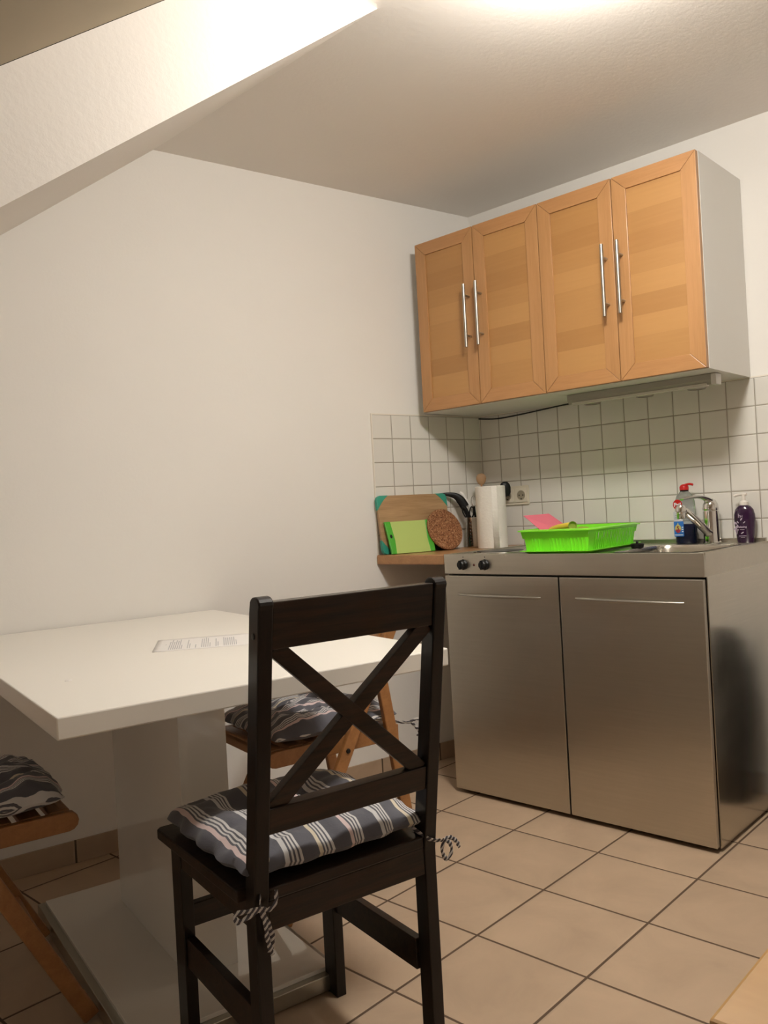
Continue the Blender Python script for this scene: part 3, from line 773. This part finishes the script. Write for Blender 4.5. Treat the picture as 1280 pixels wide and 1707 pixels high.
rings(bm, [(r3, .0), (r2, .006), (r1, .009), (r1, .0105), (r2, .009), (r3, .003)]); obj('tray', bm, MLIME2, t, smooth=True)
t = thing('dish_rack', 'lime green slotted plastic dish rack standing on its drip tray', 'dish rack', RK+Vector((0, 0, .0033)), RR)
bm = B(); H_ = .078
box(bm, -hxr, hxr, -hyr, hyr, 0, .003)
fl = .014
def wall_(p, q, n, solid):
    p, q = Vector(p), Vector(q); d = (q-p); ln = d.length; d.normalize(); out = Vector((d.y, -d.x, 0))
    for i in range(n):
        c0 = p+d*(ln*(i+.5)/n); w_ = ln/n*(.50 if not solid(i/n) else 1.0)
        v = []
        for z, o_ in ((0, 0), (H_, fl)):
            for s in (-1, 1):
                for tt in (0, -.0025): v.append(bm.verts.new(c0+d*(s*w_/2)+out*(o_+tt)+Vector((0, 0, z))))
        for f in ((0,1,3,2), (4,6,7,5), (0,2,6,4), (1,5,7,3), (0,4,5,1), (2,3,7,6)): bm.faces.new([v[x] for x in f])
    for z0, z1 in ((0, .006), (.050 if n < 20 else .066, H_)):
        v = []
        for z in (z0, z1):
            o_ = fl*z/H_
            for s, e_ in ((p, -1), (q, 1)):
                for tt in (.0004, -.003): v.append(bm.verts.new(s+d*(e_*o_)+out*(o_+tt)+Vector((0, 0, z))))
        for f in ((0,1,3,2), (4,6,7,5), (0,2,6,4), (1,5,7,3), (0,4,5,1), (2,3,7,6)): bm.faces.new([v[x] for x in f])
sf = lambda s: s < .10 or .28 < s < .36 or .60 < s < .68
wall_((-hxr, hyr, 0), (-hxr, -hyr, 0), 17, sf)
wall_((-hxr, -hyr, 0), (hxr, -hyr, 0), 26, lambda s: s < .09)
wall_((hxr, -hyr, 0), (hxr, hyr, 0), 18, lambda s: False)
wall_((hxr, hyr, 0), (-hxr, hyr, 0), 26, lambda s: False)
obj('basket', bm, MLIME, t)
bm = B()
ra_ = rounded(-hxr-fl+.001, hxr+fl-.001, -hyr-fl+.001, hyr+fl-.001, .015); rb_ = rounded(-hxr-fl-.014, hxr+fl+.014, -hyr-fl-.014, hyr+fl+.014, .025)
def lift(x): return 0.0
V_ = [[bm.verts.new((x, y, z+lift(x)*1.0)) for x, y in r] for r, z in ((ra_, H_-.002), (rb_, H_-.003), (rb_, H_+.001), (ra_, H_+.0035))]
for a_, b2 in zip(V_, V_[1:]+V_[:1]):
    for i in range(len(a_)): bm.faces.new((a_[i], a_[(i+1) % len(a_)], b2[(i+1) % len(a_)], b2[i]))
obj('rim', bm, MLIME, t, smooth=True)
for i in range(9):
    x = -.10+i*.032
    for y in (-.05, .05):
        bm = B(); box(bm, x-.0015, x+.0015, y-.02, y+.02, .0031, .030); obj('plate_peg', bm, MLIME, t)
bm = B(); box(bm, -.140, -.137, -hyr+.001, hyr-.001, .0031, .060); obj('divider', bm, MLIME, t)
def inr(x, y, z): return RK+Vector((x*math.cos(RR)-y*math.sin(RR), x*math.sin(RR)+y*math.cos(RR), z))

# things in the rack (placed by eye in the rack's own frame)
def board_quad(name, P4, th, m, label, cat, r=0):
    P4 = [Vector(p) for p in P4]; n = (P4[1]-P4[0]).cross(P4[3]-P4[0]).normalized()
    bm = B(); v0 = [bm.verts.new(p) for p in P4]; v1 = [bm.verts.new(p+n*th) for p in P4]
    bm.faces.new(v0); bm.faces.new(v1[::-1])
    for i in range(4): bm.faces.new((v0[i], v0[(i+1) % 4], v1[(i+1) % 4], v1[i]))
    o = obj(name, bm, m, bevel=.002); tag(o, label, cat); return o
PK = [(-.45, -.663, .9185), (-.33, -.712, .9300), (-.33, -.545, 1.041), (-.45, -.509, 1.039)]
board_quad('cutting_mat', PK, .0018, plain('pink_plastic', (.72, .17, .23), .4), 'thin pink cutting mat standing tilted in the lime green rack', 'cutting board')
MYEL = plain('yellow_plastic', (.72, .52, .05), .35); MOLV = plain('olive_green', (.28, .37, .045), .4)
t = thing('dish_brush', 'dish brush with a thick yellow handle lying in the green rack', 'brush', (-.44, -.66, .99))
bm = B(); tube(bm, curve([(.010, .052, -.012), (.004, .038, -.005), (-.005, .005, .003), (-.010, -.045, .009)], 14), [.006]+[.0105]*13+[.011]*3, 14, .8); obj('handle', bm, MYEL, t, smooth=True)
bm = B(); box(bm, -.03, .01, -.085, -.05, -.035, -.008); obj('bristle_head', bm, MPLASTIC, t, bevel=.004)
bm = B(); lathe(bm, [(0, .001), (.009, .002), (.0125, .007), (.0150, .008), (.0155, .004), (.0145, -.012), (0, -.022)], seg=28)
o = obj('measuring_cup', bm, MOLV, smooth=True); o.location = (-.465, -.724, .998); o.rotation_euler = (0, PI/2-.05, -2.62); tag(o, 'small round olive green cup lying in the green rack', 'cup')
bm = B(); lathe(bm, [(0, .010), (.010, .009), (.016, .004), (.018, 0), (0, -.004)], seg=20, sx=1.5)
o = obj('spoon_head', bm, MOLV, smooth=True); o.location = (-.44, -.752, .983); o.rotation_euler = (0, .1, -1.0); tag(o, 'dark olive green spoon beside the round cup in the rack', 'spoon')

# sink plug
t = thing('sink_plug', 'black rubber sink plug on the steel between rack and basin', 'plug', (-.285, -.925+.05, zt_), .4)
bm = B(); lathe(bm, [(0, 0), (.018, 0), (.022, .003), (.024, .014), (.020, .017), (0, .017)], seg=24); obj('stopper', bm, MPLASTIC, t, smooth=True)
bm = B(); box(bm, -.014, .014, -.004, .004, .016, .026); obj('grip', bm, MPLASTIC, t, bevel=.002)

# ------------------------------------------------------------------ things leaning on the back wall, in the wall's own frame (s along wall to the left, d off the wall)
dA = Vector((-math.cos(RA), math.sin(RA), 0)); nA_ = Vector((-math.sin(RA), -math.cos(RA), 0))
def WA(s, d, z): return dA*s+nA_*d+Vector((0, 0, z))
SH = .9072
def leaning(name, label, cat, s, d_bot, lean, z=SH):
    """Empty at the foot; local x runs to the right along the wall, local z up the face, local -y off the wall"""
    t = thing(name, label, cat, WA(s, d_bot, z))
    t.rotation_euler = (Matrix.Rotation(-RA, 4, 'Z') @ Matrix.Rotation(-lean, 4, 'X')).to_euler()
    return t
# bamboo board with teal corners
t = leaning('chopping_board', 'large bamboo chopping board with teal corners leaning on the tiles', 'chopping board', .425, .049, .135)
MBAM = wood('bamboo', (.32, .185, .085), (.47, .30, .155), (3, 40, 45), .45, .05, .05)
bm = B(); prism(bm, rounded(-.184, .184, .0005, .2435, .020), -.007, .007, 'y'); obj('board', bm, MBAM, t, bevel=.002)
MTEAL = plain('teal_silicone', (.035, .31, .22), .45)
for sx_ in (-1, 1):
    for z0 in (0, 1):
        bm = B(); zc = .0 if z0 == 0 else .244; sg = 1 if z0 == 0 else -1
        pts = [(sx_*.1855, zc+sg*.060), (sx_*.1855, zc+sg*.018), (sx_*.180, zc+sg*.006), (sx_*.168, zc), (sx_*.125, zc)]
        for q in range(1, 5):
            f = q/5; pts.append((sx_*(.125+.0605*f), zc+sg*(.060*f)-sg*.006*math.sin(PI*f)+0))
        prism(bm, pts, -.0085, .0085, 'y'); o = obj('corner_grip', bm, MTEAL, t, bevel=.0015)
# green board
t = leaning('chopping_board', 'small pale green chopping board with bright green edges', 'chopping board', .488, .098, .30)
t.rotation_euler = (Matrix.Rotation(-RA-.10, 4, 'Z') @ Matrix.Rotation(-.30, 4, 'X')).to_euler()
bm = B(); prism(bm, [(-.082, .001), (.082, .001), (.078, .06), (.085, .138), (-.085, .138), (-.078, .06)], -.005, .005, 'y'); obj('board', bm, plain('pale_green', (.47, .60, .17), .5), t, bevel=.001)
for s in (-1, 1):
    bm = B(); prism(bm, [(s*.082, .001), (s*.104, .001), (s*.106, .06), (s*.112, .139), (s*.085, .139), (s*.078, .06)], -.006, .006, 'y'); g_ = obj('side_grip', bm, plain('bright_green%d' % s, (.07, .40, .03), .4), t, bevel=.002)
    g_['label'] = 'bright green side strip'
bm = B(); lathe(bm, [(0, .0), (.0055, .0), (.0055, .0006), (0, .0006)], seg=16, sx=1, sy=1.5); o = obj('hanging_hole', bm, MPLASTIC, t); o.location = (-.094, -.0062, .075); o.rotation_euler = (PI/2, 0, 0)
# black disc and cork trivet
def corkm():
    m = N('cork').set(rough=.85, spec=.2); v = m.coord()
    vo = m.n('ShaderNodeTexVoronoi'); m.l(v, vo.inputs['Vector']); vo.inputs['Scale'].default_value = 260
    sp_ = m.n('ShaderNodeSeparateColor'); m.l(vo.outputs['Color'], sp_.inputs[0])
    m.l(m.ramp(sp_.outputs[0], [(.0, (.09, .032, .014)), (.3, (.235, .10, .045)), (.8, (.32, .15, .07)), (1, (.44, .25, .13))]), m.b.inputs['Base Color'])
    m.bump(vo.outputs['Distance'], .3, .002); return m.m
t = leaning('pan_lid', 'round black lid standing behind the cork trivet', 'lid', .340, .092, .26)
bm = B(); lathe(bm, [(0, -.003), (.072, -.003), (.074, 0), (.072, .004), (0, .006)], seg=48); o = obj('disc', bm, MPLASTIC, t, smooth=True); o.location = (0, 0, .0745); o.rotation_euler = (PI/2, 0, 0)
t = leaning('cork_trivet', 'round brown cork trivet leaning in front of the black disc', 'trivet', .312, .122, .33)
bm = B(); lathe(bm, [(0, -.005), (.089, -.005), (.091, -.003), (.091, .003), (.089, .005), (0, .005)], seg=56); o = obj('disc', bm, corkm(), t, smooth=True); o.location = (0, 0, .0925); o.rotation_euler = (PI/2, 0, 0)

# ------------------------------------------------------------------ utensil holder and what stands in it
HX, HY, HR, HH = -.150, -.070, .050, .130
t = thing('utensil_holder', 'perforated steel cylinder full of cooking utensils beside the paper roll', 'utensil holder', (HX, HY, SH))
bm = B(); seg = 64; rows = 26
g = [[bm.verts.new((HR*math.cos(2*PI*i/seg), HR*math.sin(2*PI*i/seg), HH*j/rows)) for i in range(seg)] for j in range(rows+1)]
for j in range(rows):
    for i in range(seg):
        hole = 3 <= j <= 21 and (j-3) % 3 == 0 and i % 8 == 0
        if hole: continue
        bm.faces.new((g[j][i], g[j][(i+1) % seg], g[j+1][(i+1) % seg], g[j+1][i]))
bm.faces.new(g[0])
o = obj('cylinder', bm, plain('holder_steel', (.50, .47, .42), .22, metal=1.0), t); sm = o.modifiers.new('s', 'SOLIDIFY'); sm.thickness = .0012; sm.offset = -1
for p in o.data.polygons: p.use_smooth = True
bm = B(); lathe(bm, [(HR-.0013, HH-.002), (HR+.0015, HH-.002), (HR+.0015, HH+.001), (HR-.0013, HH+.001), (HR-.0013, HH-.002)], seg=48); obj('rim', bm, MCHROME, t, smooth=True)
def ut(name, label, cat):
    global UO
    UO = Vector((HX, HY, SH)); return thing(name, label, cat, UO)
def W3(x, y, z): return Vector((x, y, z))-UO
MN_ = plain('white_nylon', (.72, .70, .66), .4)
t = ut('turner', 'black plastic turner with its blade pointing left out of the steel holder', 'turner')
bm = B(); beam(bm, W3(-.140, -.080, .925), W3(-.193, -.022, 1.112), .020, .009, (.683, -.73, 0)); obj('handle', bm, MPLASTIC, t, bevel=.003)
bm = B(); c = curve([W3(-.183, -.034, 1.085), W3(-.193, -.022, 1.112), W3(-.207, -.008, 1.133), W3(-.230, .016, 1.143), W3(-.262, .046, 1.147)], 18)
tube(bm, c, [.019-.0155*max(0, (i-6))/(len(c)-7) for i in range(len(c))], 12, .42, side=(0, 0, 1)); obj('blade', bm, MPLASTIC, t, smooth=True)
t = ut('spatula', 'white plastic spatula slanting up out of the steel holder', 'spatula')
bm = B(); tube(bm, [W3(-.145, -.062, 1.045), W3(-.170, -.036, 1.105), W3(-.183, -.022, 1.140), W3(-.190, -.014, 1.150)], [.006, .009, .011, .007], 12, .4, side=(.683, -.73, 0)); obj('blade', bm, MN_, t, smooth=True)
bm = B(); tube(bm, [W3(-.145, -.062, 1.045), W3(-.135, -.07, .92)], .005, 10); obj('handle', bm, MN_, t, smooth=True)
t = ut('kitchen_scissors', 'black loop-handled scissors hanging over the rim of the steel holder', 'scissors')
e1 = Vector((.683, -.73, 0))
for dx, tilt in ((0.0, .35), (.028, -.1)):
    bm = B(); c0_ = W3(-.192, -.040, 1.060)+e1*dx
    pts = [c0_+e1*(.009*math.cos(2*PI*i/20)-tilt*.024*math.sin(2*PI*i/20))+Vector((0, 0, .024*math.sin(2*PI*i/20))) for i in range(21)]
    tube(bm, pts, .0032, 8, caps=False); obj('finger_loop', bm, MPLASTIC, t, smooth=True)
bm = B(); beam(bm, W3(-.178, -.060, 1.040), W3(-.150, -.075, .93), .008, .003); obj('blade', bm, MWSTEEL, t)
t = ut('whisk', 'thin steel wire whisk in the holder beside the paper roll', 'whisk')
bm = B(); wc0 = W3(-.155, -.062, 1.085)
for i in range(8):
    a_ = 2*PI*i/8
    pts = [wc0+Vector((.014*math.sin(q*PI/12)*math.cos(a_), .014*math.sin(q*PI/12)*math.sin(a_), .046*(1-math.cos(q*PI/12))/2)) for q in range(13)]
    tube(bm, pts, .0008, 6)
obj('wires', bm, MCHROME, t); bm = B(); tube(bm, [W3(-.146, -.070, .92), wc0], .005, 12); obj('handle', bm, MPLASTIC, t, smooth=True)
t = ut('wooden_spoon', 'wooden spoon with its oval bowl showing above the paper roll', 'spoon')
bm = B(); tube(bm, [W3(-.134, -.082, .92), W3(-.130, -.090, 1.182)], .0045, 10); obj('handle', bm, MSHELF, t, smooth=True)
bm = B(); lathe(bm, [(0, -.028), (.010, -.025), (.019, -.013), (.022, 0), (.021, .010), (.013, .020), (0, .024)], seg=28, sy=.35); o = obj('bowl', bm, plain('spoon_wood', (.34, .20, .10), .6), t, smooth=True)
o.location = W3(-.130, -.090, 1.204); o.rotation_euler = (0, 0, -.817)
t = ut('ladle', 'black ladle head showing behind the right edge of the paper roll', 'ladle')
bm = B(); tube(bm, curve([W3(-.125, -.085, .92), W3(-.105, -.112, 1.06), W3(-.090, -.130, 1.13), W3(-.075, -.150, 1.155)], 14), .005, 10); obj('handle', bm, MPLASTIC, t, smooth=True)
bm = B(); lathe(bm, [(0, -.034), (.012, -.030), (.020, -.018), (.024, .004), (.022, .018), (.014, .030), (0, .034)], seg=24, sy=.4); o = obj('bowl', bm, MPLASTIC, t, smooth=True)
o.location = W3(-.060, -.166, 1.153); o.rotation_euler = (.0, -.15, -.817)

# ------------------------------------------------------------------ kitchen roll
def rollm():
    m = N('kitchen_paper').set(rough=.9, spec=.2, color=(.80, .755, .69)); v = m.coord()
    vo = m.n('ShaderNodeTexVoronoi'); m.l(v, vo.inputs['Vector']); vo.inputs['Scale'].default_value = 110
    m.bump(vo.outputs['Distance'], .35, .002); return m.m
t = thing('kitchen_roll', 'upright white kitchen paper roll in front of the socket', 'paper roll', (-.212, -.193, SH+.001), .3)
bm = B(); R_ = .0625; pr = []
lathe(bm, [(.020, .0), (R_, .0), (R_+.0003, .002), (R_, .256), (R_-.002, .258), (.020, .258), (.020, 0)], seg=64); MR = rollm(); obj('paper', bm, MR, t, smooth=True)
bm = B(); lathe(bm, [(.0198, .001), (.0198, .2575), (.0188, .2575), (.0188, .001)], seg=32); obj('core', bm, plain('card', (.40, .29, .18), .8), t, smooth=True)
bm = B()
a0 = PI*1.12; v = []
for i in range(9):
    a_ = a0+i*.05; rr_ = R_+.0008+.0006*(i/8)**2
    v.append([bm.verts.new((rr_*math.cos(a_), rr_*math.sin(a_), z)) for z in (.001, .257)])
for a_, b2 in zip(v[:-1], v[1:]): bm.faces.new((a_[0], a_[1], b2[1], b2[0]))
o = obj('loose_edge', bm, MR, t, smooth=True); so_ = o.modifiers.new('s', 'SOLIDIFY'); so_.thickness = .0006

# ------------------------------------------------------------------ table corner, lower right, close to the camera
DZ = .75
t = thing('side_table', 'corner of a light wooden table at the lower right edge of the picture', 'table', (-2.05, -2.42, 0))
def dbox(bm, x0, x1, y0, y1, z0, z1): box(bm, x0+2.05, x1+2.05, y0+2.42, y1+2.42, z0, z1)
bm = B(); dbox(bm, -2.547, -1.55, -2.82, -2.020, DZ-.028, DZ); obj('tabletop', bm, MDESK, t, bevel=.003)
bm = B(); dbox(bm, -2.49, -1.61, -2.76, -2.08, DZ-.085, DZ-.028); obj('apron', bm, MDESK, t)
for x in (-2.49, -1.65):
    for y in (-2.76, -2.12):
        bm = B(); dbox(bm, x, x+.04, y, y+.04, 0, DZ-.028); obj('leg', bm, MDESK, t, bevel=.002)

# waste bin beside the kitchenette, outside the frame, mirrored in its steel side
t = thing('waste_bin', 'black round-lidded waste bin standing right of the kitchenette', 'bin', (-.100, -1.405, 0))
bm = B(); lathe(bm, [(0, 0), (.085, 0), (.10, .36), (.098, .46), (.085, .55), (.05, .60), (0, .61)], seg=36); obj('body', bm, MPLASTIC, t, smooth=True)
